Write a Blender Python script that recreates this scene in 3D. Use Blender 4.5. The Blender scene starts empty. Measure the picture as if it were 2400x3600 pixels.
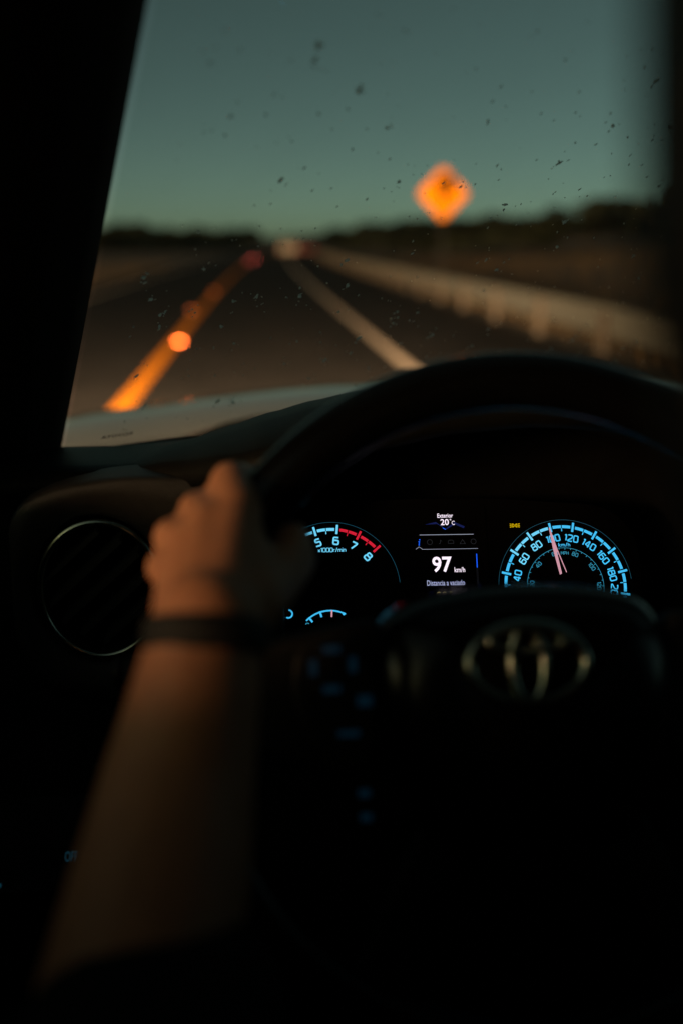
import bpy, bmesh, math, random
from mathutils import Vector, Matrix
random.seed(7)
R = math.radians
SC = bpy.context.scene
COL = SC.collection

# ------------------------------------------------------------------ camera
EYE = 1.6                                   # height of the driver's eye line above the road
cam_d = bpy.data.cameras.new("camera")
cam = bpy.data.objects.new("camera", cam_d)
COL.objects.link(cam)
cam.location = (0, 0, EYE)
cam.rotation_euler = (R(90 - 15.19), 0, R(-5.04))
cam_d.sensor_fit = 'VERTICAL'
cam_d.sensor_height = 36.0
cam_d.sensor_width = 24.0
cam_d.lens = 35.0
cam_d.clip_start = 0.01
cam_d.clip_end = 6000
cam_d.dof.use_dof = True
cam_d.dof.focus_distance = 0.805
cam_d.dof.aperture_fstop = 2.1
SC.camera = cam

# ------------------------------------------------------------------ sky, sun, exposure
SUN_AZ = 235.0      # clockwise from straight ahead (+Y): low sun behind and to the left
SUN_EL = 6.5
world = bpy.data.worlds.new("World")
SC.world = world
world.use_nodes = True
wn = world.node_tree.nodes
wl = world.node_tree.links
bg = wn["Background"]
sky = wn.new("ShaderNodeTexSky")
sky.sky_type = 'NISHITA'
sky.sun_disc = False
sky.sun_elevation = R(SUN_EL)
sky.sun_rotation = R(SUN_AZ)
sky.air_density = 0.25
sky.dust_density = 0.8
sky.ozone_density = 1.0
tint = wn.new("ShaderNodeMix")
tint.data_type = 'RGBA'
tint.blend_type = 'MULTIPLY'
tint.inputs["Factor"].default_value = 1.0
tint.inputs["B"].default_value = (1.03, 1.0, 0.48, 1)
wl.new(sky.outputs[0], tint.inputs["A"])
wl.new(tint.outputs["Result"], bg.inputs[0])
bg.inputs[1].default_value = 0.076

sun_d = bpy.data.lights.new("sun", 'SUN')
sun_d.energy = 1.6
sun_d.color = (1.0, 0.52, 0.27)
sun_d.angle = R(9)
sun = bpy.data.objects.new("sun", sun_d)
COL.objects.link(sun)
_a, _e = R(SUN_AZ), R(SUN_EL)
to_sun = Vector((math.sin(_a) * math.cos(_e), math.cos(_a) * math.cos(_e), math.sin(_e)))
sun.rotation_euler = to_sun.to_track_quat('Z', 'Y').to_euler()
sun.location = to_sun * 30 + Vector((0, 0, 3))

SC.view_settings.view_transform = 'Standard'
SC.view_settings.look = 'None'
SC.view_settings.exposure = 0.0
SC.view_settings.gamma = 1.0
SC.view_settings.use_curve_mapping = False
SC.cycles.use_denoising = True
SC.cycles.max_bounces = 8
SC.cycles.transparent_max_bounces = 16
SC.cycles.sample_clamp_indirect = 3.0
SC.cycles.caustics_reflective = False
SC.cycles.caustics_refractive = False

# ------------------------------------------------------------------ materials
def mat(name, col, rough=0.6, metal=0.0, var=0.0, scale=30.0, bump=0.0, bscale=None, spec=0.5, coat=0.0, sss=0.0):
    m = bpy.data.materials.new(name)
    m.use_nodes = True
    n, l = m.node_tree.nodes, m.node_tree.links
    p = n["Principled BSDF"]
    p.inputs["Base Color"].default_value = (*col, 1)
    p.inputs["Roughness"].default_value = rough
    p.inputs["Metallic"].default_value = metal
    p.inputs["Specular IOR Level"].default_value = spec
    p.inputs["Coat Weight"].default_value = coat
    if sss:
        p.inputs["Subsurface Weight"].default_value = sss
        p.inputs["Subsurface Radius"].default_value = (0.008, 0.003, 0.0015)
        p.inputs["Subsurface Scale"].default_value = 1.0
    if var or bump:
        tc = n.new("ShaderNodeTexCoord")
        nz = n.new("ShaderNodeTexNoise")
        nz.inputs["Scale"].default_value = scale
        nz.inputs["Detail"].default_value = 8
        nz.inputs["Roughness"].default_value = 0.65
        l.new(tc.outputs["Object"], nz.inputs["Vector"])
        if var:
            r = n.new("ShaderNodeValToRGB")
            r.color_ramp.elements[0].position = 0.3
            r.color_ramp.elements[1].position = 0.7
            r.color_ramp.elements[0].color = (*[c * (1 - var) for c in col], 1)
            r.color_ramp.elements[1].color = (*[min(1, c * (1 + var)) for c in col], 1)
            l.new(nz.outputs["Fac"], r.inputs[0])
            l.new(r.outputs[0], p.inputs["Base Color"])
        if bump:
            n2 = n.new("ShaderNodeTexNoise")
            n2.inputs["Scale"].default_value = bscale or scale * 4
            n2.inputs["Detail"].default_value = 5
            l.new(tc.outputs["Object"], n2.inputs["Vector"])
            b = n.new("ShaderNodeBump")
            b.inputs["Strength"].default_value = bump
            b.inputs["Distance"].default_value = 0.004
            l.new(n2.outputs["Fac"], b.inputs["Height"])
            l.new(b.outputs[0], p.inputs["Normal"])
    return m

def glow(name, col, s):
    m = bpy.data.materials.new(name)
    m.use_nodes = True
    p = m.node_tree.nodes["Principled BSDF"]
    p.inputs["Base Color"].default_value = (0.02, 0.02, 0.02, 1)
    p.inputs["Roughness"].default_value = 0.6
    p.inputs["Emission Color"].default_value = (*col, 1)
    p.inputs["Emission Strength"].default_value = s
    return m

def glass(name, tintc=(0.92, 0.96, 0.94), refl=0.075):
    m = bpy.data.materials.new(name)
    m.use_nodes = True
    n, l = m.node_tree.nodes, m.node_tree.links
    n.remove(n["Principled BSDF"])
    out = n["Material Output"]
    t = n.new("ShaderNodeBsdfTransparent")
    t.inputs[0].default_value = (*tintc, 1)
    g = n.new("ShaderNodeBsdfGlossy")
    g.inputs["Roughness"].default_value = 0.03
    fr = n.new("ShaderNodeFresnel")
    fr.inputs[0].default_value = 1.25
    mx = n.new("ShaderNodeMixShader")
    l.new(fr.outputs[0], mx.inputs[0])
    l.new(t.outputs[0], mx.inputs[1])
    l.new(g.outputs[0], mx.inputs[2])
    if refl:
        tc = n.new("ShaderNodeTexCoord")
        nz = n.new("ShaderNodeTexNoise")
        nz.inputs["Scale"].default_value = 7.0
        nz.inputs["Detail"].default_value = 9
        nz.inputs["Roughness"].default_value = 0.7
        l.new(tc.outputs["Object"], nz.inputs["Vector"])
        mr = n.new("ShaderNodeMapRange")
        mr.inputs[1].default_value = 0.35
        mr.inputs[2].default_value = 0.75
        mr.inputs[3].default_value = 0.004
        mr.inputs[4].default_value = refl
        l.new(nz.outputs["Fac"], mr.inputs[0])
        df = n.new("ShaderNodeBsdfTranslucent")
        df.inputs[0].default_value = (0.5, 0.44, 0.38, 1)
        m2 = n.new("ShaderNodeMixShader")
        l.new(mr.outputs[0], m2.inputs[0])
        l.new(mx.outputs[0], m2.inputs[1])
        l.new(df.outputs[0], m2.inputs[2])
        mx = m2
    l.new(mx.outputs[0], out.inputs[0])
    return m

M = dict(
    asphalt=mat("asphalt", (0.021, 0.0175, 0.0155), 0.95, var=0.5, scale=0.9, bump=0.6, bscale=120, spec=0.08),
    shoulder=mat("shoulder_asphalt", (0.032, 0.024, 0.018), 0.95, var=0.3, scale=4, bump=0.6, bscale=90, spec=0.08),
    yellow=mat("yellow_road_paint", (0.90, 0.265, 0.007), 0.9, var=0.12, scale=9, bump=0.3, spec=0.05),
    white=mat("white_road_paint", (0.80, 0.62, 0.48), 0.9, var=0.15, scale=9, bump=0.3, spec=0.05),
    soil=mat("dry_ground", (0.058, 0.037, 0.019), 0.95, var=0.5, scale=0.35, bump=0.8, bscale=8),
    grass=mat("dry_grass", (0.11, 0.068, 0.028), 0.9, var=0.4, scale=0.8),
    leaf=mat("leaf", (0.036, 0.042, 0.016), 0.8, var=0.4, scale=0.9),
    bark=mat("bark", (0.05, 0.036, 0.025), 0.9, var=0.3, scale=12, bump=0.6),
    hill=mat("far_hills", (0.03, 0.032, 0.022), 0.95, var=0.3, scale=0.02),
    concrete=mat("pale_concrete", (0.105, 0.08, 0.058), 0.9, var=0.2, scale=9, bump=0.5),
    zinc=mat("galvanised_steel", (0.16, 0.155, 0.135), 0.75, 0.0, var=0.25, scale=6, bump=0.15),
    signface=mat("amber_sign_sheeting", (0.95, 0.27, 0.002), 0.8, var=0.05, scale=5, spec=0.03),
    signink=mat("black_sign_ink", (0.012, 0.008, 0.004), 0.8, spec=0.05),
    steel=mat("sign_post_steel", (0.02, 0.018, 0.016), 0.9, 0.0, var=0.2, scale=10),
    stud=mat("stud_body", (0.3, 0.26, 0.2), 0.7),
    stud_amber=glow("stud_amber_reflector_glow", (1.0, 0.13, 0.018), 38),  # stud emission stands in for headlight thrown back by the reflectors
    stud_dim=glow("stud_amber_reflector_glow_far", (1.0, 0.14, 0.012), 2.6),
    stud_red=glow("stud_red_reflector_glow", (1.0, 0.13, 0.10), 16),
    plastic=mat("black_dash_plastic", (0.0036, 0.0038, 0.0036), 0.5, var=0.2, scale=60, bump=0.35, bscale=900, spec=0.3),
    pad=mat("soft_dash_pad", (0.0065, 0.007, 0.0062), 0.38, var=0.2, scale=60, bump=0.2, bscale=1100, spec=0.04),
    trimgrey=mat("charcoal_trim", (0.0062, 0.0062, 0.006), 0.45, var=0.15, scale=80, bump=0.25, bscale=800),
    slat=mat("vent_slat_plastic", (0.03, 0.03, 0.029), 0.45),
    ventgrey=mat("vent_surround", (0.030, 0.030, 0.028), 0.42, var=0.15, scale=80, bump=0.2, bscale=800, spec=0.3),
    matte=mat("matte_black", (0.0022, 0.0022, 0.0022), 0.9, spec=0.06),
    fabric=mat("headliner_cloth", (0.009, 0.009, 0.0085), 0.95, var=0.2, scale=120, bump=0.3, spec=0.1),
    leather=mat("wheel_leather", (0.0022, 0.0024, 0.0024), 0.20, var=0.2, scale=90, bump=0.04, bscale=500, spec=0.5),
    chrome=mat("satin_chrome", (0.60, 0.66, 0.58), 0.22, 1.0),
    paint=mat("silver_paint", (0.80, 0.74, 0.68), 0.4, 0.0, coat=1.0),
    frit=mat("black_glass_frit", (0.006, 0.006, 0.006), 0.6),
    glass=glass("windscreen_glass"),
    tinted=glass("tinted_glass", (0.10, 0.12, 0.11), 0.0),
    lens=mat("headlamp_lens", (0.7, 0.7, 0.68), 0.1),
    skin=mat("skin", (0.45, 0.20, 0.108), 0.5, var=0.10, scale=45, bump=0.25, bscale=420, spec=0.35, sss=0.15),
    shirt=mat("black_shirt", (0.008, 0.008, 0.008), 0.95, var=0.3, scale=60, bump=0.4, spec=0.1),
    denim=mat("dark_trousers", (0.010, 0.011, 0.014), 0.95, var=0.3, scale=90, bump=0.4, spec=0.1),
    hair=mat("dark_hair", (0.008, 0.006, 0.005), 0.6, var=0.3, scale=300, bump=0.6),
    band=mat("black_wristband", (0.0035, 0.0035, 0.0035), 0.7, var=0.2, scale=200, bump=0.3),
    cyan=glow("cyan_backlight", (0.055, 0.52, 0.92), 1.0),
    cyanhot=glow("cyan_backlight_bright", (0.16, 0.66, 0.96), 1.0),
    cyandim=glow("cyan_backlight_dim", (0.03, 0.24, 0.36), 1.0),
    cyanfaint=glow("cyan_ring_faint", (0.01, 0.07, 0.10), 1.0),
    red=glow("red_backlight", (0.62, 0.012, 0.035), 1.0),
    needle=glow("pink_needle_light", (0.62, 0.30, 0.37), 1.0),
    telltale=glow("yellow_telltale", (0.95, 0.62, 0.0), 1.0),
    lcdwhite=glow("display_white", (1.0, 0.86, 1.0), 1.1),
    lcdlav=glow("display_lavender", (0.42, 0.46, 0.72), 1.0),
    lcdblue=glow("display_blue", (0.01, 0.12, 0.95), 1.0),
    lcdgrey=glow("display_line_grey", (0.32, 0.34, 0.42), 1.0),
    lcdfaint=glow("display_faint_icon", (0.014, 0.016, 0.02), 1.0),
    lcdnavy=glow("display_navy_shape", (0.002, 0.008, 0.06), 1.0),
    lcdolive=glow("display_yellow_digits", (0.5, 0.42, 0.16), 1.0),
    button=glow("button_blue", (0.0007, 0.006, 0.011), 1.0),
    offglow=glow("switch_blue", (0.004, 0.032, 0.05), 1.0),
    tail=glow("tail_lamp", (0.5, 0.02, 0.015), 1.2),
    palecar=mat("pale_car_paint", (0.66, 0.56, 0.44), 0.4),
    redcar=mat("dark_red_car_paint", (0.16, 0.02, 0.018), 0.4),
    tyre=mat("tyre_rubber", (0.015, 0.015, 0.015), 0.9),
    carglass=mat("car_window_glass", (0.01, 0.012, 0.012), 0.1),
)

def splatter_mat():
    m = mat("dried_splatter", (0.24, 0.19, 0.15), 0.9, var=0.5, scale=200, spec=0.0)
    n, l = m.node_tree.nodes, m.node_tree.links
    t = n.new("ShaderNodeBsdfTranslucent")
    t.inputs[0].default_value = (0.95, 0.90, 0.80, 1)
    mx = n.new("ShaderNodeMixShader")
    mx.inputs[0].default_value = 0.8
    l.new(n["Principled BSDF"].outputs[0], mx.inputs[1])
    l.new(t.outputs[0], mx.inputs[2])
    l.new(mx.outputs[0], n["Material Output"].inputs[0])
    return m
M["bug"] = splatter_mat()

# ------------------------------------------------------------------ helpers
WLOC = {}
def obj(name, verts, faces, material, parent=None, smooth=False, label=None, bevel=0.0, center=True, kind=None):
    c = Vector((0, 0, 0))
    vs = [Vector(v) for v in verts]
    if center and vs:
        lo = Vector((min(v.x for v in vs), min(v.y for v in vs), min(v.z for v in vs)))
        hi = Vector((max(v.x for v in vs), max(v.y for v in vs), max(v.z for v in vs)))
        c = (lo + hi) / 2
    me = bpy.data.meshes.new(name)
    me.from_pydata([tuple(v - c) for v in vs], [], faces)
    me.validate()
    if smooth:
        me.polygons.foreach_set("use_smooth", [True] * len(me.polygons))
    me.materials.append(M[material] if isinstance(material, str) else material)
    o = bpy.data.objects.new(name, me)
    COL.objects.link(o)
    if parent is not None:
        o.parent = parent
        o.location = c - WLOC[parent.name]
    else:
        o.location = c
    WLOC[o.name] = c
    if label:
        o["label"] = label
    if kind:
        o["kind"] = kind
    if bevel:
        b = o.modifiers.new("bevel", 'BEVEL')
        b.width = bevel
        b.segments = 3
        b.limit_method = 'ANGLE'
    return o

def empty(name, loc, label, cat, group=None):
    o = bpy.data.objects.new(name, None)
    COL.objects.link(o)
    o.location = loc
    WLOC[o.name] = Vector(loc)
    o["label"] = label
    o["category"] = cat
    if group:
        o["group"] = group
    return o

def tag(o, label, cat, group=None):
    o["label"] = label
    o["category"] = cat
    if group:
        o["group"] = group
    return o

def K(x, y, z):
    """point in the cabin: z is given from the driver's eye line"""
    return Vector((x, y, z + EYE))

class B:
    """collects verts and faces"""
    def __init__(s):
        s.v, s.f = [], []
    def add(s, vs, fs):
        k = len(s.v)
        s.v += [Vector(v) for v in vs]
        s.f += [tuple(i + k for i in f) for f in fs]
        return s
    def box(s, lo, hi):
        x0, y0, z0 = lo
        x1, y1, z1 = hi
        return s.add([(x0, y0, z0), (x1, y0, z0), (x1, y1, z0), (x0, y1, z0), (x0, y0, z1), (x1, y0, z1), (x1, y1, z1), (x0, y1, z1)],
                     [(0, 3, 2, 1), (4, 5, 6, 7), (0, 1, 5, 4), (1, 2, 6, 5), (2, 3, 7, 6), (3, 0, 4, 7)])
    def prism(s, poly, off):
        """closed prism: polygon of 3-D points swept by a vector"""
        n = len(poly)
        off = Vector(off)
        vs = [Vector(p) for p in poly] + [Vector(p) + off for p in poly]
        fs = [tuple(range(n - 1, -1, -1)), tuple(range(n, 2 * n))]
        fs += [(i, (i + 1) % n, n + (i + 1) % n, n + i) for i in range(n)]
        return s.add(vs, fs)
    def tube(s, path, r, seg=12, closed=False, flat=1.0, up=None):
        path = [Vector(p) for p in path]
        n = len(path)
        rr = r if isinstance(r, (list, tuple)) else [r] * n
        vs, fs = [], []
        ref = Vector(up) if up else Vector((0.13, 0.21, 0.97))
        for i, p in enumerate(path):
            a = path[(i - 1) % n] if (closed or i > 0) else p
            b = path[(i + 1) % n] if (closed or i < n - 1) else p
            t = (b - a).normalized()
            x = ref.cross(t)
            if x.length < 1e-4:
                x = Vector((1, 0, 0)).cross(t)
            x.normalize()
            y = t.cross(x)
            for k in range(seg):
                w = 2 * math.pi * k / seg
                vs.append(p + (x * math.cos(w) + y * math.sin(w) * flat) * rr[i])
        m = n if closed else n - 1
        for i in range(m):
            for k in range(seg):
                j = (i + 1) % n
                fs.append((i * seg + k, i * seg + (k + 1) % seg, j * seg + (k + 1) % seg, j * seg + k))
        if not closed:
            fs.append(tuple(range(seg - 1, -1, -1)))
            fs.append(tuple((n - 1) * seg + k for k in range(seg)))
        return s.add(vs, fs)
    def grid(s, rows, close_u=False):
        nu = len(rows[0])
        vs = [p for r in rows for p in r]
        fs = []
        for j in range(len(rows) - 1):
            for i in range(nu - (0 if close_u else 1)):
                a, b = j * nu + i, j * nu + (i + 1) % nu
                fs.append((a, b, b + nu, a + nu))
        return s.add(vs, fs)
    def obj(s, name, material, parent=None, **k):
        return obj(name, s.v, s.f, material, parent, **k)

def smooth01(a, b, x):
    t = max(0.0, min(1.0, (x - a) / (b - a)))
    return t * t * (3 - 2 * t)

def lerp_table(tab, x):
    if x <= tab[0][0]:
        return tab[0][1]
    for (a, p), (b, q) in zip(tab, tab[1:]):
        if x <= b:
            t = (x - a) / (b - a)
            t = t * t * (3 - 2 * t) * 0.4 + t * 0.6
            return p + (q - p) * t
    return tab[-1][1]

# ================================================================== THE ROAD AND ITS SURROUNDINGS
def bend(y):
    return y * y / 6000.0 if y > 0 else 0.0

def ground_z(x, y):
    """height of the land: a low bank rises beyond the guard rail, a shallow verge on the left"""
    d = x - bend(y)
    z = -0.03
    if d > 6.2:
        z += 2.1 * smooth01(6.2, 34, d) + 0.25 * math.sin(y * 0.11 + d * 0.2) * smooth01(8, 20, d)
    if d < -6:
        z += 0.8 * smooth01(-8, -45, -abs(d)) * 0 + 0.7 * smooth01(9, 50, -d)
    return z

ys = [-40, -15, 0, 6, 12, 18, 24, 30, 38, 46, 56, 68, 82, 98, 118, 140, 170, 210, 260, 330, 430, 600, 900, 1500, 2600, 4000]
xs = [-3000, -1200, -500, -200, -90, -50, -30, -20, -12, -8, -6, -3, 0, 3, 6, 8, 11, 15, 20, 27, 36, 60, 120, 300, 900, 3000]
b = B()
b.grid([[Vector((x + bend(min(y, 700)), y, ground_z(x + bend(y), y) if y < 700 else ground_z(x + bend(700), 700))) for x in xs] for y in ys])
b.obj("ground", "soil", smooth=True, kind="structure", center=False)

def strip(x0, x1, y0, y1, z, step=4.0):
    n = max(2, int((y1 - y0) / step))
    bb = B()
    bb.grid([[Vector((x0 + bend(y), y, z)), Vector((x1 + bend(y), y, z))] for y in [y0 + (y1 - y0) * i / n for i in range(n + 1)]])
    return bb
road = strip(-5.2, 4.45, -30, 600, 0.0).obj("road", "asphalt", kind="structure", center=False)
strip(-6.3, 4.95, -30, 600, -0.006).obj("road_shoulder", "shoulder", kind="structure", center=False)
strip(-1.43, -1.24, -10, 320, 0.004).obj("yellow_line", "yellow", road, center=False)
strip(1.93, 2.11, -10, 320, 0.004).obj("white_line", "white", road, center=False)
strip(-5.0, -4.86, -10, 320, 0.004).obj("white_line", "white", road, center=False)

# reflector studs along the yellow line; returned headlight is put in as emission
def stud(x, y, lensmat, label, group, lens_w=0.11, lens_h=0.036):
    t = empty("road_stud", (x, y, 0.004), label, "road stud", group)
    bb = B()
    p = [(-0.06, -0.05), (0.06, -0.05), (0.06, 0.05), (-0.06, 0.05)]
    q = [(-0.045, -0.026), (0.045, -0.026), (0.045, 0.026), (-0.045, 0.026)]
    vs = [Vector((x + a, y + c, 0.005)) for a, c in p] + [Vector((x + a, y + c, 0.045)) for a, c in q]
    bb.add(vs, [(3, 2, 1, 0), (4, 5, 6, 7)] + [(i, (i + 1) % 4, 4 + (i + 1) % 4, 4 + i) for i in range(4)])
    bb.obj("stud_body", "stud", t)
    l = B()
    l.add([(x - lens_w / 2, y - 0.05, 0.010), (x + lens_w / 2, y - 0.05, 0.010), (x + lens_w * .42, y - 0.034, 0.010 + lens_h), (x - lens_w * .42, y - 0.034, 0.010 + lens_h)], [(0, 1, 2, 3)])
    l.obj("stud_lens", lensmat, t)
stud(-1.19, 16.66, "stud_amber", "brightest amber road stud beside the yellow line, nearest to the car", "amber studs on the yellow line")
stud(-1.43, 24.4, "stud_dim", "second amber reflector road stud from the car, left on yellow line", "amber studs on the yellow line")
stud(-1.20, 33.2, "stud_dim", "third amber reflector road stud from the car, on yellow line", "amber studs on the yellow line")
stud(-0.12, 90.0, "stud_red", "small red reflector road stud at the far end of the yellow line", "red studs far down the yellow line", 0.12, 0.05)
stud(0.36, 96.0, "stud_red", "small red reflector road stud at the far end of the yellow line", "red studs far down the yellow line", 0.12, 0.05)

# guard rail: pale posts before a steel beam
RX = 5.08
gr = empty("guard_rail", (RX, 14.4, 0), "grey steel guard rail with pale posts along the right shoulder", "guard rail")
prof = [(0.00, 0.36), (-0.035, 0.40), (-0.035, 0.45), (0.0, 0.50), (0.0, 0.545), (-0.035, 0.59), (-0.035, 0.64), (0.0, 0.68), (0.012, 0.68), (0.012, 0.36)]
prof = [(a, .25 + (z - .36) * 1.34) for a, z in prof]
step = 3.42
post_me = rail_i = None
for i in range(-3, 34):
    y0 = 14.4 + i * step
    y1 = y0 + step * 0.995
    xa, xb = RX + 0.13 + bend(y0), RX + 0.13 + bend(y1)
    bb = B()
    n = len(prof)
    vs = [Vector((xa + a, y0, z)) for a, z in prof] + [Vector((xb + a, y1, z)) for a, z in prof]
    bb.add(vs, [tuple(range(n - 1, -1, -1)), tuple(range(n, 2 * n))] + [(k, (k + 1) % n, n + (k + 1) % n, n + k) for k in range(n)])
    bb.obj("rail_panel", "zinc", gr)
    px = RX + bend(y0)
    h = 0.62 + random.uniform(-.015, .015)
    pb = B()
    pb.box((px - 0.06, y0 - 0.06, -0.05), (px + 0.06, y0 + 0.06, h - 0.03))
    top = [(px - 0.06, y0 - 0.06), (px + 0.06, y0 - 0.06), (px + 0.06, y0 + 0.06), (px - 0.06, y0 + 0.06)]
    tv = [Vector((a, c, h - 0.03)) for a, c in top] + [Vector((px + (a - px) * .6, y0 + (c - y0) * .6, h)) for a, c in top]
    pb.add(tv, [(4, 5, 6, 7)] + [(k, (k + 1) % 4, 4 + (k + 1) % 4, 4 + k) for k in range(4)])
    pb.obj("post", "concrete", gr)

# warning sign
SX, SY, SZ = 5.42, 29.0, EYE + 1.30
sg = empty("warning_sign", (SX, SY, 0), "bright orange diamond warning sign with a black curve arrow", "road sign")
HD = 0.76
def rdiamond(h, y, r=0.16, n=6):
    pts = []
    for k in range(4):
        c = Vector((math.cos(k * math.pi / 2), math.sin(k * math.pi / 2)))
        a = c * h
        d1 = (Vector((math.cos((k - 1) * math.pi / 2), math.sin((k - 1) * math.pi / 2))) * h - a).normalized()
        d2 = (Vector((math.cos((k + 1) * math.pi / 2), math.sin((k + 1) * math.pi / 2))) * h - a).normalized()
        p0, p2 = a + d1 * r, a + d2 * r
        for j in range(n + 1):
            t = j / n
            q = p0 * (1 - t) ** 2 + a * 2 * t * (1 - t) + p2 * t * t
            pts.append(Vector((SX + q.x, y, SZ + q.y)))
    return pts
B().prism(rdiamond(HD, SY), (0, 0.006, 0)).obj("sign_panel", "signface", sg)
edge_o, edge_i = rdiamond(HD - 0.028, SY - 0.004), rdiamond(HD - 0.042, SY - 0.004)
n = len(edge_o)
bb = B()
bb.add(edge_o + edge_i, [(i, (i + 1) % n, n + (i + 1) % n, n + i) for i in range(n)])
bb.obj("sign_border", "signink", sg)
def ribbon2(pts, w):
    """flat ribbon through 2-D points; returns verts (2-D) and faces"""
    pts = [Vector(p) for p in pts]
    vs, fs = [], []
    closed = (pts[0] - pts[-1]).length < 1e-6
    if closed:
        pts = pts[:-1]
    n = len(pts)
    for i, p in enumerate(pts):
        a = pts[(i - 1) % n] if (closed or i) else p
        c = pts[(i + 1) % n] if (closed or i < n - 1) else p
        t1 = (p - a).normalized() if (p - a).length > 1e-9 else (c - p).normalized()
        t2 = (c - p).normalized() if (c - p).length > 1e-9 else t1
        t = (t1 + t2)
        t = t.normalized() if t.length > 1e-6 else t1
        nn = Vector((-t.y, t.x))
        k = 1 / max(0.5, nn.dot(Vector((-t1.y, t1.x))))
        vs += [p + nn * w / 2 * k, p - nn * w / 2 * k]
    for i in range(n if closed else n - 1):
        j = (i + 1) % n
        fs.append((2 * i, 2 * i + 1, 2 * j + 1, 2 * j))
    return vs, fs
stem = [(0.02, -0.34), (0.02, -0.16), (-0.0, -0.06), (-0.05, 0.02), (-0.05, 0.12), (0.0, 0.20), (0.06, 0.28)]
v2, f2 = ribbon2(stem, 0.10)
bb = B()
bb.add([Vector((SX + p.x, SY - 0.006, SZ + p.y)) for p in v2], f2)
bb.add([Vector((SX + a, SY - 0.006, SZ + c)) for a, c in [(-0.30, 0.30), (0.24, -0.04), (0.30, 0.56)]], [(0, 1, 2)])
bb.obj("curve_arrow", "signink", sg)
bb = B()
bb.box((SX - 0.018, SY + 0.012, -0.1), (SX + 0.018, SY + 0.07, SZ + 0.6))
bb.obj("sign_post", "steel", sg, bevel=0.006)

# cars far ahead
def far_car(name, x, y, paint, label, tall=1.5, w=1.75, van=False):
    t = empty(name, (x, y, 0), label, "car")
    L = 4.3
    if van:
        pr = [(0, .35), (0, 1.0), (0.05, tall - .1), (0.25, tall), (2.9, tall), (3.5, 1.05), (4.25, .9), (L, .35)]
    else:
        pr = [(0, .35), (0, .85), (0.12, .98), (0.55, tall - .05), (0.9, tall), (2.2, tall - .02), (2.95, .98), (4.2, .78), (L, .35)]
    def loft(ins, p):
        return [Vector((x + s * (w / 2 - (0.16 if z > 1.0 else 0.0) - ins), y + a, z)) for s in (-1, 1) for a, z in p]
    bb = B()
    vs = loft(0, pr)
    m = len(pr)
    bb.add(vs, [tuple(range(m)), tuple(range(2 * m - 1, m - 1, -1))] + [(i, m + i, m + (i + 1) % m, (i + 1) % m) for i in range(m)])
    bb.obj("body", paint, t, bevel=0.05)
    zt = tall - 0.12
    a0 = (0.03 if van else 0.16)
    a1 = (0.045 if van else 0.50)
    B().add([(x - w * .36, y + a0 - .012, 1.03), (x + w * .36, y + a0 - .012, 1.03), (x + w * .34, y + a1 - .03, zt), (x - w * .34, y + a1 - .03, zt)], [(0, 1, 2, 3)]).obj("rear_window", "carglass", t)
    for s in (-1, 1):
        xx = x + s * (w / 2 - .17)
        bb = B()
        bb.box((xx - .11, y - .03, .72), (xx + .11, y + .05, .90))
        bb.obj("tail_light", "tail", t)
        for yy in (.75, 3.5):
            bb = B()
            xw = x + s * (w / 2 - .1)
            bb.tube([(xw - .1, y + yy, .32), (xw + .1, y + yy, .32)], .32, 20)
            bb.obj("wheel", "tyre", t)
    B().box((x - w * .48, y - .07, .36), (x + w * .48, y + .12, .56)).obj("bumper", "tyre", t, bevel=.03)
    B().box((x - .26, y - .045, .66), (x + .26, y - .02, .78)).obj("number_plate", "white", t)
far_car("pale_van", 2.05 + bend(108), 108, "palecar", "pale cream van far ahead at the right edge of the road", 1.65, 1.8, True)
far_car("dark_red_car", 4.0 + bend(116), 116, "redcar", "dark red car far ahead, right of the pale van", 1.45)

# trees and shrubs: trunks, limbs and many leaf faces
def crown_mesh(name, rng, rx, rz, n, leaf):
    vs, fs = [], []
    clumps = []
    for _ in range(14):
        a = rng.uniform(0, 2 * math.pi)
        r = rng.uniform(0.1, 0.85)
        clumps.append((Vector((rx * r * math.cos(a), rx * r * math.sin(a), rz * (rng.uniform(-.7, .85) * (1 - r * .45)))), rng.uniform(.22, .5) * rx))
    for i in range(n):
        c, cr = clumps[i % len(clumps)]
        d = Vector((rng.gauss(0, 1), rng.gauss(0, 1), rng.gauss(0, .8))).normalized() * cr * rng.uniform(.3, 1.05)
        p = c + d
        u = Vector((rng.gauss(0, 1), rng.gauss(0, 1), rng.gauss(0, 1))).normalized()
        w = u.orthogonal().normalized()
        s = leaf * rng.uniform(.6, 1.5)
        k = len(vs)
        vs += [p - u * s, p + w * s * .5, p + u * s, p - w * s * .5]
        fs.append((k, k + 1, k + 2, k + 3))
    return vs, fs
rng = random.Random(11)
kinds = []
for q in range(4):
    kinds.append(crown_mesh("crown", rng, 1.0, .8, 1400, .12))
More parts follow.
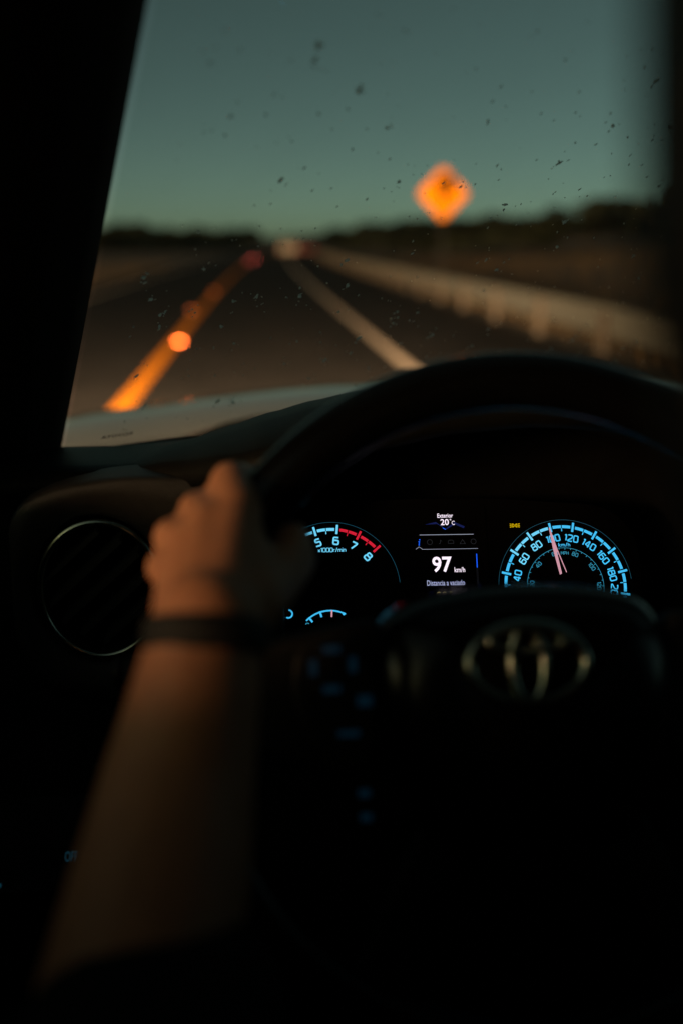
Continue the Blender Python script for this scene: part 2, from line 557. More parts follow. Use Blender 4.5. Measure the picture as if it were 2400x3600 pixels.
def tree(name, x, y, h, rx, label, group, q):
    z0 = ground_z(x, y)
    t = empty(name, (x, y, z0), label, "tree", group)
    tb = B()
    lean = rng.uniform(-.1, .1) * h
    top = Vector((x + lean, y, z0 + h * .62))
    tb.tube([(x, y, z0 - .1), (x + lean * .4, y, z0 + h * .3), top], [.05 * h * .6, .04 * h * .55, .015 * h], 8)
    for k in range(4):
        a = rng.uniform(0, 6.28)
        s0 = Vector((x + lean * .5, y, z0 + h * rng.uniform(.28, .45)))
        tb.tube([s0, s0 + Vector((math.cos(a) * rx * .5, math.sin(a) * rx * .5, h * .25))], [.014 * h, .005 * h], 6)
    tb.obj("trunk", "bark", t)
    vs, fs = kinds[q % 4]
    hz = h * .36
    ca, sa = math.cos(q), math.sin(q)
    c = Vector((x + lean, y, z0 + h - hz * .95))
    obj("crown", [c + Vector(((v.x * ca - v.y * sa) * rx, (v.x * sa + v.y * ca) * rx, v.z * hz)) for v in vs], fs, "leaf", t)
# the wooded rise on the right of the rail
GT = "dark trees on the right bank"
spots = [(20.5, 62, 3.0, 3.0), (23.5, 64, 3.3, 3.2), (17.5, 66, 2.5, 2.4), (27, 66, 2.6, 3.0), (30, 64, 3.1, 3.2), (26.0, 58, 3.6, 2.8), (29.5, 56, 4.4, 3.2), (32, 60, 4.6, 3.4),
         (14.5, 74, 2.4, 2.5), (11.8, 80, 2.2, 2.4), (16, 84, 2.9, 3.0), (20, 88, 3.0, 3.4), (12.5, 95, 3.0, 2.9), (25, 84, 2.9, 3.2), (34, 72, 3.6, 3.6), (10.6, 104, 2.7, 2.6), (15, 108, 3.4, 3.2), (20, 114, 3.2, 3.6)]
for i, (x, y, h, rx) in enumerate(spots):
    tree("bushy_tree", x + (bend(y) if y > 70 else 0), y, h * (1.05 if i in (0, 1, 5, 6, 7) else .74), rx * 1.15, "blurred dark bushy tree on the bank beyond the guard rail", GT, i)
# far woodland: one dark mass along the horizon
wb = B()
for i in range(330):
    a = rng.uniform(-0.62, 0.75)
    d = rng.uniform(150, 330)
    x, y = math.sin(a) * d, math.cos(a) * d
    if abs(x - bend(y)) < 11:
        continue
    if x > 9 and y < 130:
        continue
    h = rng.uniform(2.7, 4.7) * (d / 200) ** .8
    rx = rng.uniform(3.0, 6.0)
    vs, fs = kinds[i % 4]
    z0 = ground_z(x, min(y, 690))
    sub = range(0, 900, 5)
    k = len(wb.v)
    for s in sub:
        f = fs[s]
        p = [vs[j] for j in f]
        m = sum(p, Vector()) / 4
        wb.add([Vector((x + (m.x + (v.x - m.x) * 2.6) * rx, y + (m.y + (v.y - m.y) * 2.6) * rx, z0 + h * .5 + (m.z + (v.z - m.z) * 2.6) * h * .55)) for v in p], [(0, 1, 2, 3)])
w = wb.obj("far_woodland", "leaf", kind="stuff", center=False)
tag(w, "low dark woodland along the horizon across the road's end", "woodland")
hb = B()
hp = []
for i in range(90):
    a = -1.0 + 2.1 * i / 89
    h = 5 + 3 * math.sin(i * .31) + 2 * math.sin(i * .83 + 1) + 8 * smooth01(.2, .7, a)
    hp.append([Vector((math.sin(a) * d, math.cos(a) * d, hh)) for d, hh in ((700, -1), (820, h * .7), (1000, h), (1400, -1))])
hb.grid(hp).obj("hills", "hill", smooth=True, kind="structure", center=False)
# dry grass on the verges
gb = B()
for i in range(9000):
    y = 7 + 70 * rng.random() ** 1.4
    if rng.random() < .78:
        x = RX + .35 + bend(y) + 14 * rng.random() ** 1.5
    else:
        x = -6.4 + bend(y) - 9 * rng.random() ** 1.4
    z0 = ground_z(x, y) - .01
    h = rng.uniform(.12, .42)
    a = rng.uniform(0, 6.28)
    dx, dy = math.cos(a) * .025, math.sin(a) * .025
    lx, ly = rng.gauss(0, .12), rng.gauss(0, .12)
    gb.add([(x - dx, y - dy, z0), (x + dx, y + dy, z0), (x + lx, y + ly, z0 + h)], [(0, 1, 2)])
g = gb.obj("verge_grass", "grass", kind="stuff", center=False)
tag(g, "dry brown grass on the verge beyond the guard rail", "grass")

# ================================================================== THE CAR
CX = 0.52            # centre line of the car
car = empty("car", (CX, 0.5, 0.0), "dark car cabin seen from the driver's side, lit dashboard behind steering wheel", "car")

# --- bonnet
rows = []
crest = [(-.42, -.312), (-.3, -.284), (-.178, -.271), (-.065, -.256), (.05, -.245), (.14, -.239), (.52, -.232), (.9, -.239), (1.1, -.25), (1.22, -.262), (1.34, -.271), (1.46, -.295)]
def bonnet_rear(x):
    d = abs(x - CX) / .94
    return 1.5 - .3 * max(0.0, (d - .55) / .3) ** 1.5
def bonnet_z(x, y):
    zc = lerp_table(crest, x)
    yc = 1.62
    return zc - .030 * ((yc - y) / .3) ** 2 if y < yc else zc - .22 * ((y - yc) / .8) ** 2.0
for j in range(24):
    row = []
    for i in range(41):
        x = -.42 + 1.88 * i / 40
        d = abs(x - CX) / .94
        yr = bonnet_rear(x)
        yf = 2.42 - .35 * d ** 2.5
        t = j / 23
        y = yr + (yf - yr) * t
        row.append(K(x, y, bonnet_z(x, y)))
    rows.append(row)
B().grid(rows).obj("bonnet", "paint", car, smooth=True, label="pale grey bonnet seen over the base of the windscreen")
bb = B()
rows = []
for j in range(3):
    row = []
    for i in range(31):
        x = -.40 + 1.84 * i / 30
        d = abs(x - CX) / .94
        y0 = 1.17 - .24 * d ** 2
        y1 = bonnet_rear(x) + .01
        z0_, z1_ = -.262 - .02 * d, bonnet_z(x, y1) - .006
        row.append(K(x, y0 + (y1 - y0) * j / 2, z0_ + (z1_ - z0_) * (j / 2) ** 1.5))
    rows.append(row)
bb.grid(rows).obj("cowl", "matte", car, smooth=True)
for s in (-1, 1):
    x = CX + s * .66
    hb_ = B()
    hb_.tube([(x, 2.30, .92), (x, 2.44, .92)], [.09, .085], 24)
    hl = hb_.obj("headlight", "lens", car, smooth=False)
    ld = bpy.data.lights.new("headlight_beam", 'SPOT')
    ld.energy = 58000 if s < 0 else 11000
    ld.color = (1.0, 0.66, 0.38)
    ld.spot_size = R(58 if s < 0 else 34)
    ld.spot_blend = 1.0
    ld.shadow_soft_size = .06
    lo = bpy.data.objects.new("headlight_beam", ld)
    COL.objects.link(lo)
    lo.parent = hl
    lo.location = Vector((x, 2.50, .92)) - WLOC[hl.name]
    aim = Vector((SX * .8 if s > 0 else -2.4, 29.0, 1.9 if s > 0 else -.6)) - Vector((x, 2.5, .92))
    lo.rotation_euler = aim.to_track_quat('-Z', 'Y').to_euler()

# --- windscreen glass, frit band, lettering, splatter
def ws(x, t):
    """point of the windscreen: x along the car's width at the base, t from base (0) to roof edge (1)"""
    s = (x - CX) / .704
    base = K(x, 1.15 - .19 * s * s, -.200 + .012 * (1 - s * s))
    xt = CX + s * .49
    top = K(xt, .44 - .12 * s * s, .285 - .015 * s * s)
    p = base.lerp(top, t)
    bow = .022 * math.sin(math.pi * t) * (1 - .35 * s * s)
    return p + Vector((0, .55, .83)) * bow * .6
NU, NV = 40, 24
wsg = B().grid([[ws(CX - .704 + 1.408 * i / NU, j / NV) for i in range(NU + 1)] for j in range(NV + 1)]).obj("windscreen", "glass", car, smooth=True)
fb = B()
fx = lambda i, n: CX - .70 + 1.40 * i / n
n = 60
inn = Vector((0, -.0025, -.002))
fb.grid([[ws(fx(i, n), t) + inn for i in range(n + 1)] for t in (0.0, .018)])
for i in range(420):
    x = fx(i + .5, 420)
    for rrow, t in enumerate((.0235, .0285)):
        c = ws(x + rrow * .0016, t) + inn
        e1, e2 = Vector((.0009 - rrow * .0003, 0, 0)), (ws(x, t + .01) - ws(x, t)).normalized() * (.0009 - rrow * .0003)
        fb.add([c - e1, c - e2, c + e1, c + e2], [(0, 1, 2, 3)])
fb.obj("frit_band", "frit", wsg)

def text_geo(s, bold=0.0, res=3):
    cu = bpy.data.curves.new("lettering", 'FONT')
    cu.body = s
    cu.offset = bold
    cu.resolution_u = res
    o = bpy.data.objects.new("lettering", cu)
    COL.objects.link(o)
    dg = bpy.context.evaluated_depsgraph_get()
    me = o.evaluated_get(dg).to_mesh()
    vs = [Vector((v.co.x, v.co.y)) for v in me.vertices]
    fs = [tuple(p.vertices) for p in me.polygons]
    o.evaluated_get(dg).to_mesh_clear()
    bpy.data.objects.remove(o)
    bpy.data.curves.remove(cu)
    x0, x1 = min(v.x for v in vs), max(v.x for v in vs)
    y0, y1 = min(v.y for v in vs), max(v.y for v in vs)
    return [Vector(((v.x - x0) / (x1 - x0), (v.y - y0) / (y1 - y0))) for v in vs], fs
vs, fs = text_geo("TOYOTA", .025)
pts = []
for v in vs:      # printed to be read from outside, so mirrored from in here
    x = -.154 + (1 - v.x) * .029
    t = .040 + v.y * .0078
    pts.append(ws(x, t) + inn)
obj("glass_lettering", pts, fs, "frit", wsg)

sb = B()
srng = random.Random(5)
def splat(x, t, size, elong, ang):
    c = ws(x, t)
    e1 = Vector((1, 0, 0))
    e2 = (ws(x, t + .02) - ws(x, t)).normalized()
    nrm = e1.cross(e2).normalized()
    m = srng.randint(6, 9)
    ring = []
    for k in range(m):
        a = 2 * math.pi * k / m
        r = size * srng.uniform(.45, 1.2)
        u, v = math.cos(a) * r, math.sin(a) * r * elong
        uu, vv = u * math.cos(ang) - v * math.sin(ang), u * math.sin(ang) + v * math.cos(ang)
        ring.append(c + e1 * uu + e2 * vv - nrm * .0022)
    sb.add([c + nrm * -(.0022 + size * .35)] + ring, [(0, 1 + k, 1 + (k + 1) % m) for k in range(m)])
for i in range(900):
    x = srng.uniform(-.15, .62)
    t = srng.uniform(.03, .78)
    big = srng.random() < .15
    sz = srng.uniform(.0010, .0021) if big else srng.uniform(.0004, .0009)
    splat(x, t, sz, srng.uniform(1.0, 2.8), srng.gauss(0, .3))
    if big:
        for k in range(srng.randint(1, 4)):
            splat(x + srng.gauss(0, .003), t + srng.gauss(0, .009), sz * srng.uniform(.3, .6), srng.uniform(1, 3), srng.gauss(0, .5))
s_ = sb.obj("bug_splatter", "bug", wsg, kind="stuff", label="dark dried specks of insects over the windscreen")

# --- A-pillars, roof, doors, tail
def pillar(sgn):
    rows = []
    for j in range(13):
        t = -.10 + 1.12 * j / 12
        e = ws(CX - .704, t)
        sec = [(-.003, .010, .008), (-.014, -.012, -.008), (-.036, -.040, -.03), (-.075, -.066, -.048), (-.125, -.055, -.04), (-.15, -.01, -.006), (-.11, .045, .03), (-.02, .03, .02)]
        rows.append([Vector((CX + sgn * (e.x + a - CX) * -1 if sgn > 0 else e.x + a, e.y + c, e.z + d)) for a, c, d in sec])
    bb = B()
    bb.grid(rows, close_u=True)
    k = len(rows[0])
    bb.f.append(tuple(range(k)))
    bb.f.append(tuple((len(rows) - 1) * k + q for q in range(k)))
    o = bb.obj("windscreen_pillar", "fabric", car, smooth=True)
    return o
pillar(-1).__setitem__("label", "black windscreen pillar down the left edge")
pillar(1)
rows = []
for j in range(9):
    t = j / 8
    y = .46 - 2.3 * t
    rows.append([K(CX - .56 + 1.12 * i / 12, y - (.12 * ((i - 6) / 6) ** 2 if j == 0 else 0), .285 + .03 * (1 - ((i - 6) / 6) ** 2) + .02 * math.sin(math.pi * t)) for i in range(13)])
bb = B()
bb.grid(rows)
bb.grid([[p + Vector((0, 0, .04)) for p in r] for r in rows])
bb.obj("roof", "fabric", car, smooth=True)
def door(sgn):
    def X(v):
        return CX + sgn * v
    bb = B()
    belt = -.148
    prof = [(.86, -1.15), (.86, -.62), (.80, -.56), (.80, -.50), (.86, -.44), (.865, -.30), (.855, belt - .02), (.865, belt), (.93, belt), (.95, -.5), (.93, -1.15)]
    poly = [K(X(a), .80, c) for a, c in prof]
    bb.prism(poly, (0, -1.02, 0))
    d = bb.obj("door", "plastic", car, bevel=.006)
    B().box(tuple(K(min(X(.78), X(.83)), .18, -.40)), tuple(K(max(X(.78), X(.83)), .32, -.37))).obj("door_handle", "trimgrey", d, bevel=.006)
    rr = B()
    rr.prism([K(X(a), -.22, c) for a, c in prof], (0, -1.6, 0))
    rr.obj("rear_door", "plastic", car, bevel=.006)
    p = B()
    p.prism([K(X(.88), .03, belt), K(X(.62), .03, .29), K(X(.56), .03, .29), K(X(.80), .03, belt)], (0, -.27, 0))
    p.obj("door_shade_pillar", "fabric", car, bevel=.01)  # unseen pillar set further forward to shade the driver's head and forearm
    q = B()
    q.prism([K(X(.89), -.25, belt), K(X(.60), -.25, .30), K(X(.595), -.25, .30), K(X(.885), -.25, belt)], (0, -1.59, 0))
    q.obj("rear_side_window", "tinted", car)
    r_ = B()
    r_.prism([K(X(.858), .23, belt - .01), K(X(.858), -.05, belt - .01), K(X(.858), -.05, belt + .11), K(X(.858), .23, belt + .001)], (sgn * .06, 0, 0))
    r_.obj("sill_shade_wedge", "plastic", d, bevel=.004)  # unseen wedge added above the door to shade the lower forearm
    h = B()
    h.prism([K(X(.885), .80, belt), K(X(.885), .60, belt), K(X(.80), .60, -.10)], (sgn * .02, 0, 0))
    h.obj("door_corner_trim", "plastic", car, bevel=.004)
door(-1)
door(1)
B().box(tuple(K(CX - .9, -1.86, -1.15)), tuple(K(CX + .9, -1.80, .33))).obj("tailgate", "fabric", car)
B().box(tuple(K(CX - .93, -1.86, -1.20)), tuple(K(CX + .93, 1.25, -1.14))).obj("floor_pan", "fabric", car)
B().box(tuple(K(CX - .93, 1.10, -1.15)), tuple(K(CX + .93, 1.16, -.27))).obj("bulkhead", "matte", car)

# --- dashboard: one lofted moulding with the instrument hood
bumpt = [(-.10, 0), (-.059, .013), (-.022, .025), (.013, .036), (.047, .045), (.082, .052), (.14, .064), (.196, .068), (.25, .064), (.32, .048), (.38, .025), (.44, 0)]
def hood_s(x):
    return smooth01(-.10, .012, x) * (1 - smooth01(.315, .42, x))
rows = []
NX = 150
for i in range(NX + 1):
    x = CX - .87 + 1.74 * i / NX
    d = (x - CX) / .87
    s = hood_s(x)
    bm = lerp_table(bumpt, x)
    yw = 1.20 - .19 * ((x - CX) / .704) ** 2
    z0 = -.191 - .002 * d * d
    sec = []
    sec.append((yw, z0 - .012))
    sec.append((yw - .06, z0 - .001))
    sec.append((.93, z0 + .008 + bm * .25))
    sec.append((.87, z0 + .015 + bm * .72))
    sec.append((.81, z0 + .021 + bm))
    sec.append((.775 - .015 * s, z0 + .0235 + bm * 1.0))
    yr = .748 - .075 * s
    zr = z0 + .022 + bm * .93
    sec.append((yr + .010, zr))
    sec.append((yr + .002, zr - .004))
    sec.append((yr, zr - .012))
    sec.append((yr + .006, zr - .020))
    sec.append((yr + .02 + .10 * s, zr - .026 - .012 * s))
    sec.append((.765 + .055 * s, zr - .04 - .04 * s))
    sec.append((.755 + .045 * s, -.27))
    sec.append((.745 + .02 * s, -.33))
    sec.append((.70, -.36))
    sec.append((.685, -.375))
    sec.append((.63, -.44))
    sec.append((.60, -.53))
    sec.append((.62, -.66))
    sec.append((.74, -.80))
    rows.append([K(x, a, c) for a, c in sec])
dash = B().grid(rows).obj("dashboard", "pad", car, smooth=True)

# left end panel round the air vent
def rounded_poly(pts, r, n=6):
    out = []
    m = len(pts)
    for i in range(m):
        a, p, c = Vector(pts[i - 1]), Vector(pts[i]), Vector(pts[(i + 1) % m])
        rr = r[i] if isinstance(r, (list, tuple)) else r
        d1, d2 = (a - p), (c - p)
        q0, q1 = p + d1.normalized() * min(rr, d1.length * .49), p + d2.normalized() * min(rr, d2.length * .49)
        for k in range(n + 1):
            t = k / n
            out.append(q0 * (1 - t) ** 2 + p * 2 * t * (1 - t) + q1 * t * t)
    return out
VX, VZ, VY = -.1195, -.2555, .72
outl = rounded_poly([(-.182, -.190), (-.150, -.174), (-.095, -.166), (.02, -.170), (.02, -.34), (-.06, -.352), (-.135, -.345), (-.186, -.315)], [.02, .02, .02, .01, .02, .04, .04, .04], 6)
vent = None
N2 = 72
def ell(a, bb_, k=N2):
    return [Vector((VX + a * math.cos(2 * math.pi * i / k), VZ + bb_ * math.sin(2 * math.pi * i / k))) for i in range(k)]
# resample the outline by angle so that it can be lofted to the ring
def by_angle(poly, k=N2):
    out = []
    m = len(poly)
    for i in range(k):
        a = 2 * math.pi * i / k
        d = Vector((math.cos(a), math.sin(a)))
        best = None
        for j in range(m):
            p, q = poly[j] - Vector((VX, VZ)), poly[(j + 1) % m] - Vector((VX, VZ))
            e = q - p
            den = d.x * e.y - d.y * e.x
            if abs(den) < 1e-12:
                continue
            tt = (p.x * e.y - p.y * e.x) / den
            uu = (p.x * d.y - p.y * d.x) / den
            if tt > 0 and -1e-6 <= uu <= 1 + 1e-6 and (best is None or tt > best):
                best = tt
        out.append(Vector((VX, VZ)) + d * best)
    return out
oo = by_angle(outl)
def ring_at(pts, y, k=1.0):
    return [K(VX + (p.x - VX) * k, y, VZ + (p.y - VZ) * k) for p in pts]
A_, B_ = .0455, .0545
bez = B()
mid = [ (o_ * .55 + e_ * .45) for o_, e_ in zip(oo, ell(A_ * 1.12, B_ * 1.10))]
bez.grid([ring_at(oo, VY + .045), ring_at(oo, VY + .008), ring_at(oo, VY + .002, .992), ring_at(oo, VY - .001, .972), ring_at(mid, VY + .002), ring_at(ell(A_ * 1.16, B_ * 1.14), VY + .006), ring_at(ell(A_ * 1.06, B_ * 1.05), VY + .012), ring_at(ell(A_ * 1.03, B_ * 1.03), VY + .03)], close_u=True)
vent = bez.obj("air_vent", "ventgrey", car, smooth=True, label="round air vent with a thin chrome ring in a charcoal surround, left of wheel")
tr = B()
tr.tube([K(p.x, VY + .008, p.y) for p in ell(A_ * .985, B_ * .985)], .0028, 10, closed=True)
tr.obj("chrome_ring", "chrome", vent, smooth=True)
dk = B()
dk.add([K(p.x, VY + .05, p.y) for p in ell(A_ * 1.03, B_ * 1.03)], [tuple(range(N2))])
dk.obj("duct_back", "matte", vent)
ib = B()
ib.grid([ring_at(ell(A_ * .96, B_ * .96), VY + .010), ring_at(ell(A_ * .90, B_ * .90), VY + .014), ring_at(ell(A_ * .88, B_ * .88), VY + .045)], close_u=True)
ib.obj("vent_barrel", "plastic", vent, smooth=True)
ang = R(42)
for k in range(-2, 3):
    o0 = k * .0165
    c = Vector((VX - math.sin(ang) * o0, VZ + math.cos(ang) * o0))
    L = .040 * math.sqrt(max(.1, 1 - (o0 / .05) ** 2))
    d = Vector((math.cos(ang), math.sin(ang))) * L
    u = Vector((-math.sin(ang), math.cos(ang))) * .0016
    s_ = B()
    s_.prism([K(c.x - d.x - u.x, VY + .011, c.y - d.y - u.y), K(c.x + d.x - u.x, VY + .011, c.y + d.y - u.y), K(c.x + d.x + u.x, VY + .011, c.y + d.y + u.y), K(c.x - d.x + u.x, VY + .011, c.y - d.y + u.y)], (.002, .014, .006))
    s_.obj("vent_slat", "slat", vent)

# lower switch panel with its lit marking
vs, fs = text_geo("OFF", .0)
def lowface(x, z):
    t = (z + .44) / (-.375 + .44)
    return K(x, .63 + (.685 - .63) * t, z) + Vector((0, -.004, .004))
sw = B()
sw.add([lowface(-.215, -.445), lowface(-.115, -.445), lowface(-.115, -.395), lowface(-.215, -.395)], [(0, 1, 2, 3)])
swp = sw.obj("switch_panel", "plastic", car)
obj("switch_lettering", [lowface(-.1415 + v.x * .0082, -.4305 + v.y * .0052) + Vector((0, -.001, .001)) for v in vs], fs, "offglow", swp)
sd = B()
sd.add([lowface(-.1905, -.442) + Vector((0, -.001, .001)), lowface(-.1845, -.442) + Vector((0, -.001, .001)), lowface(-.1845, -.440) + Vector((0, -.001, .001)), lowface(-.1905, -.440) + Vector((0, -.001, .001))], [(0, 1, 2, 3)])
sd.obj("switch_mark", "offglow", swp)

# --- instrument cluster: its own tilted plane, coordinates in millimetres from its middle
CT, CY = R(27.54), R(-1.64)
cUX = Vector((math.cos(CY), math.sin(CY), 0))
cB = Vector((-math.sin(CY), math.cos(CY), 0))
cUY = cB * math.sin(CT) + Vector((0, 0, math.cos(CT)))
cN = cUX.cross(cUY)
CP = K(.1487, .7499, -.2537)
def cl(u, v, h=0.0):
    return CP + cUX * (u / 1000) + cUY * (v / 1000) + cN * (h / 1000)
hb2 = B()
o1 = rounded_poly([(-150, -66), (158, -66), (162, 20), (140, 50), (40, 58), (-40, 58), (-140, 50), (-156, 20)], 22)
hb2.add([cl(p.x, p.y, -1.0) for p in o1], [tuple(range(len(o1)))])
cluster = hb2.obj("instrument_cluster", "matte", car, label="lit instrument cluster with cyan dials and central display behind steering wheel")

def cmesh(name, v2, f2, material, h=.5, label=None):
    return obj(name, [cl(p.x, p.y, h) for p in v2], f2, material, cluster, label=label)
def arcband(c, r0, r1, a0, a1, n=10):
    vs, fs = [], []
    for i in range(n + 1):
        a = R(a0 + (a1 - a0) * i / n)
        vs += [Vector((c[0] + r0 * math.cos(a), c[1] + r0 * math.sin(a))), Vector((c[0] + r1 * math.cos(a), c[1] + r1 * math.sin(a)))]
    fs = [(2 * i, 2 * i + 1, 2 * i + 3, 2 * i + 2) for i in range(n)]
    return vs, fs
def bar(c, a, r0, r1, w):
    d = Vector((math.cos(R(a)), math.sin(R(a))))
    p = Vector((-d.y, d.x)) * w / 2
    cc = Vector(c)
    return [cc + d * r0 - p, cc + d * r1 - p, cc + d * r1 + p, cc + d * r0 + p], [(0, 1, 2, 3)]

# squarish dial lettering drawn as rounded strokes (unit height)
GL = {
    '0': (.66, [[(.0, .5), (0, 1), (.66, 1), (.66, 0), (0, 0), (0, .5)]]),
    '1': (.26, [[(.0, .86), (.22, 1), (.22, 0)]]),
    '2': (.66, [[(.0, .93), (.1, 1), (.66, 1), (.66, .56), (.0, .14), (0, 0), (.68, 0)]]),
    '4': (.72, [[(.52, 0), (.52, 1), (.42, 1), (.0, .28), (.72, .28)]]),
    '5': (.66, [[(.62, 1), (.06, 1), (.03, .56), (.66, .58), (.66, 0), (.0, 0)]]),
    '6': (.66, [[(.62, 1), (.0, 1), (0, 0), (.66, 0), (.66, .58), (.0, .58)]]),
    '7': (.66, [[(.0, 1), (.68, 1), (.22, 0)]]),
    '8': (.68, [[(.34, 1), (.05, 1), (.05, .54), (.63, .54), (.63, 1), (.34, 1)], [(.34, .54), (.0, .54), (0, 0), (.68, 0), (.68, .54), (.34, .54)]]),
    'x': (.46, [[(0, .62), (.46, 0)], [(0, 0), (.46, .62)]]),
    'r': (.32, [[(0, 0), (0, .64)], [(0, .45), (.1, .62), (.34, .62)]]),
    '/': (.42, [[(0, -.08), (.42, 1.05)]]),
    'm': (.86, [[(0, 0), (0, .64)], [(0, .62), (.43, .62), (.43, 0)], [(.43, .62), (.86, .62), (.86, 0)]]),
    'i': (.04, [[(.02, 0), (.02, .64)], [(.02, .84), (.02, 1.0)]]),
    'n': (.5, [[(0, 0), (0, .64)], [(0, .62), (.5, .62), (.5, 0)]]),
    'k': (.5, [[(0, 0), (0, 1.05)], [(.46, .66), (.04, .3), (.52, 0)]]),
    'h': (.5, [[(0, 0), (0, 1.05)], [(0, .62), (.5, .62), (.5, 0)]]),
    'M': (.8, [[(0, 0), (0, 1), (.06, 1), (.4, .3), (.74, 1), (.8, 1), (.8, 0)]]),
    'P': (.62, [[(0, 0), (0, 1), (.62, 1), (.62, .45), (0, .45)]]),
    'H': (.66, [[(0, 0), (0, 1)], [(.66, 0), (.66, 1)], [(0, .5), (.66, .5)]]),
}
def round_path(pts, r):
    pts = [Vector(p) for p in pts]
    closed = (pts[0] - pts[-1]).length < 1e-6
    out = [pts[0]]
    for i in range(1, len(pts) - 1):
        a, p, c = pts[i - 1], pts[i], pts[i + 1]
        d1, d2 = a - p, c - p
        k = min(r, d1.length * .48, d2.length * .48)
        q0, q1 = p + d1.normalized() * k, p + d2.normalized() * k
        for j in range(5):
            t = j / 4
            out.append(q0 * (1 - t) ** 2 + p * 2 * t * (1 - t) + q1 * t * t)
    out.append(pts[-1])
    return out
def word(s, h, wt, track=.26, wide=1.0):
    vs, fs = [], []
    x = 0.0
    for ch in s:
        gw, strokes = GL[ch]
        for st in strokes:
            p = [Vector((a * wide * h + x, c * h)) for a, c in st]
            v, f = ribbon2(round_path(p, .2 * h), wt)
            k = len(vs)
            vs += v
            fs += [tuple(i + k for i in q) for q in f]
        x += (gw * wide + track) * h
    x -= track * h
    return [Vector((v.x - x / 2, v.y - h / 2)) for v in vs], fs, x
def put(v2, u, v, ang):
    c, s = math.cos(ang), math.sin(ang)
    return [Vector((u + p.x * c - p.y * s, v + p.x * s + p.y * c)) for p in v2]

# speedometer
SCN = (97.74, -15.8)
def sp(a):
    return 90 - (a - 110) / 20 * 21.96
for kmh in range(0, 221, 20):
    a = sp(kmh)
    m = 'cyanhot' if kmh in (60, 80) else 'cyan'
    cmesh("tick", *bar(SCN, a, 45.0, 52.7, 1.75), m)
    if kmh < 220:
        g0 = 2.3
        mid_a = sp(kmh + 10)
        cmesh("dash_arc", *arcband(SCN, 47.5, 49.8, a - g0, mid_a + .45), m)
        cmesh("dash_arc", *arcband(SCN, 47.5, 49.8, mid_a - .45, sp(kmh + 20) + g0), m)
        cmesh("minor_tick", *bar(SCN, mid_a, 44.9, 47.3, .65), m)
    if kmh >= 20:
        v, f, w_ = word(str(kmh), 5.1, .98)
        r = 39.6
        cmesh("numeral", put(v, SCN[0] + r * math.cos(R(a)), SCN[1] + r * math.sin(R(a)), R(a - 90)), f, m)
cmesh("dial_ring", *arcband(SCN, 54.2, 54.5, 5, 178, 60), "cyanfaint")
v, f, w_ = word("km/h", 2.7, .5, .3, 1.1)
cmesh("unit_lettering", put(v, 99.0, 17.9, 0), f, "cyan")
cmesh("mile_ring", *arcband(SCN, 31.0, 31.35, -12, 192, 70), "cyandim")
def spm(m):
    return sp(m * 1.609)
for mm in range(10, 131, 5):
    cmesh("mile_tick", *bar(SCN, spm(mm), 30.0 - (0 if mm % 10 else .3), 31.0, .5), "cyandim")
for mm in range(20, 121, 20):
    v, f, w_ = word(str(mm), 2.9, .5, .28)
    r = 27.3
    a = spm(mm)
    cmesh("mile_numeral", put(v, SCN[0] + r * math.cos(R(a)), SCN[1] + r * math.sin(R(a)), R(a - 90)), f, "cyandim")
v, f, w_ = word("MPH", 2.4, .42, .22)
cmesh("unit_lettering", put(v, 98.9, 11.0, 0), f, "cyandim")
nt = [(86.6, 31.6), (87.4, 31.8), (92.3, 14.5), (98.8, -4.9), (98.2, -5.3), (92.4, 11.6), (91.9, 11.4), (94.7, -6.1), (92.9, -6.9), (88.8, 14.0)]
cmesh("needle", [Vector(p) for p in nt], [(0, 1, 2, 6, 9), (2, 3, 4, 5), (2, 5, 6), (6, 7, 8, 9)], "needle", 3.0, "pink lit needle pointing just below 100")

# rev counter
TCN = (-90.3, -14.9)
def ta(k):
    return 83.9 + (6 - k) * 21.3
for k in range(0, 9):
    a = ta(k)
    m = 'red' if k > 6 else 'cyanhot'
    cmesh("tick", *bar(TCN, a, 45.0, 52.6, 1.75), m)
    if k < 8:
        m2 = 'red' if k >= 6 else 'cyanhot'
        ma = ta(k + .5)
        cmesh("dash_arc", *arcband(TCN, 47.5, 49.8, a - 2.4, ma + .4), m2)
        cmesh("dash_arc", *arcband(TCN, 47.5, 49.8, ma - .4, ta(k + 1) + 2.4), m2)
        cmesh("minor_tick", *bar(TCN, ma, 44.9, 47.3, .65), m2)
    v, f, w_ = word(str(k) if str(k) in GL else "0", 5.6, 1.25, .26, 1.12) if k not in (3,) else (None, None, None)
    if v and k >= 4:
        r = 39.4 if k < 8 else 39.2
        cmesh("numeral", put(v, TCN[0] + r * math.cos(R(a)), TCN[1] + r * math.sin(R(a)), R(a - 90)), f, "cyanhot")
cmesh("dial_ring", *arcband(TCN, 54.3, 54.6, 5, 125, 50), "cyanfaint")
v, f, w_ = word("x1000r/min", 3.1, .5, .2)
sx_ = 21.8 / w_
cmesh("unit_lettering", [Vector((p.x * sx_ - 89.6, p.y + 17.0)) for p in v], f, "cyanhot")
# small fuel gauge under it and the round mark beside
FCN = (-92.5, -58.0)
cmesh("fuel_arc", *arcband(FCN, 25.7, 26.9, 62, 135, 24), "cyan")
for a in (128, 107, 65):
    cmesh("fuel_tick", *bar(FCN, a, 22.2 if a != 65 else 24.8, 27.0, 1.5), "cyan")
cmesh("fuel_needle", *bar(FCN, 86.3, 21.2, 26.6, 1.25), "needle", .9)
cmesh("gauge_mark", *arcband((-125.1, -33.7), 2.5, 3.7, -120, 85, 16), "cyan")
cmesh("gauge_mark", *arcband((-110.2, -42.6), 1.0, 1.7, 30, 170, 10), "cyandim")

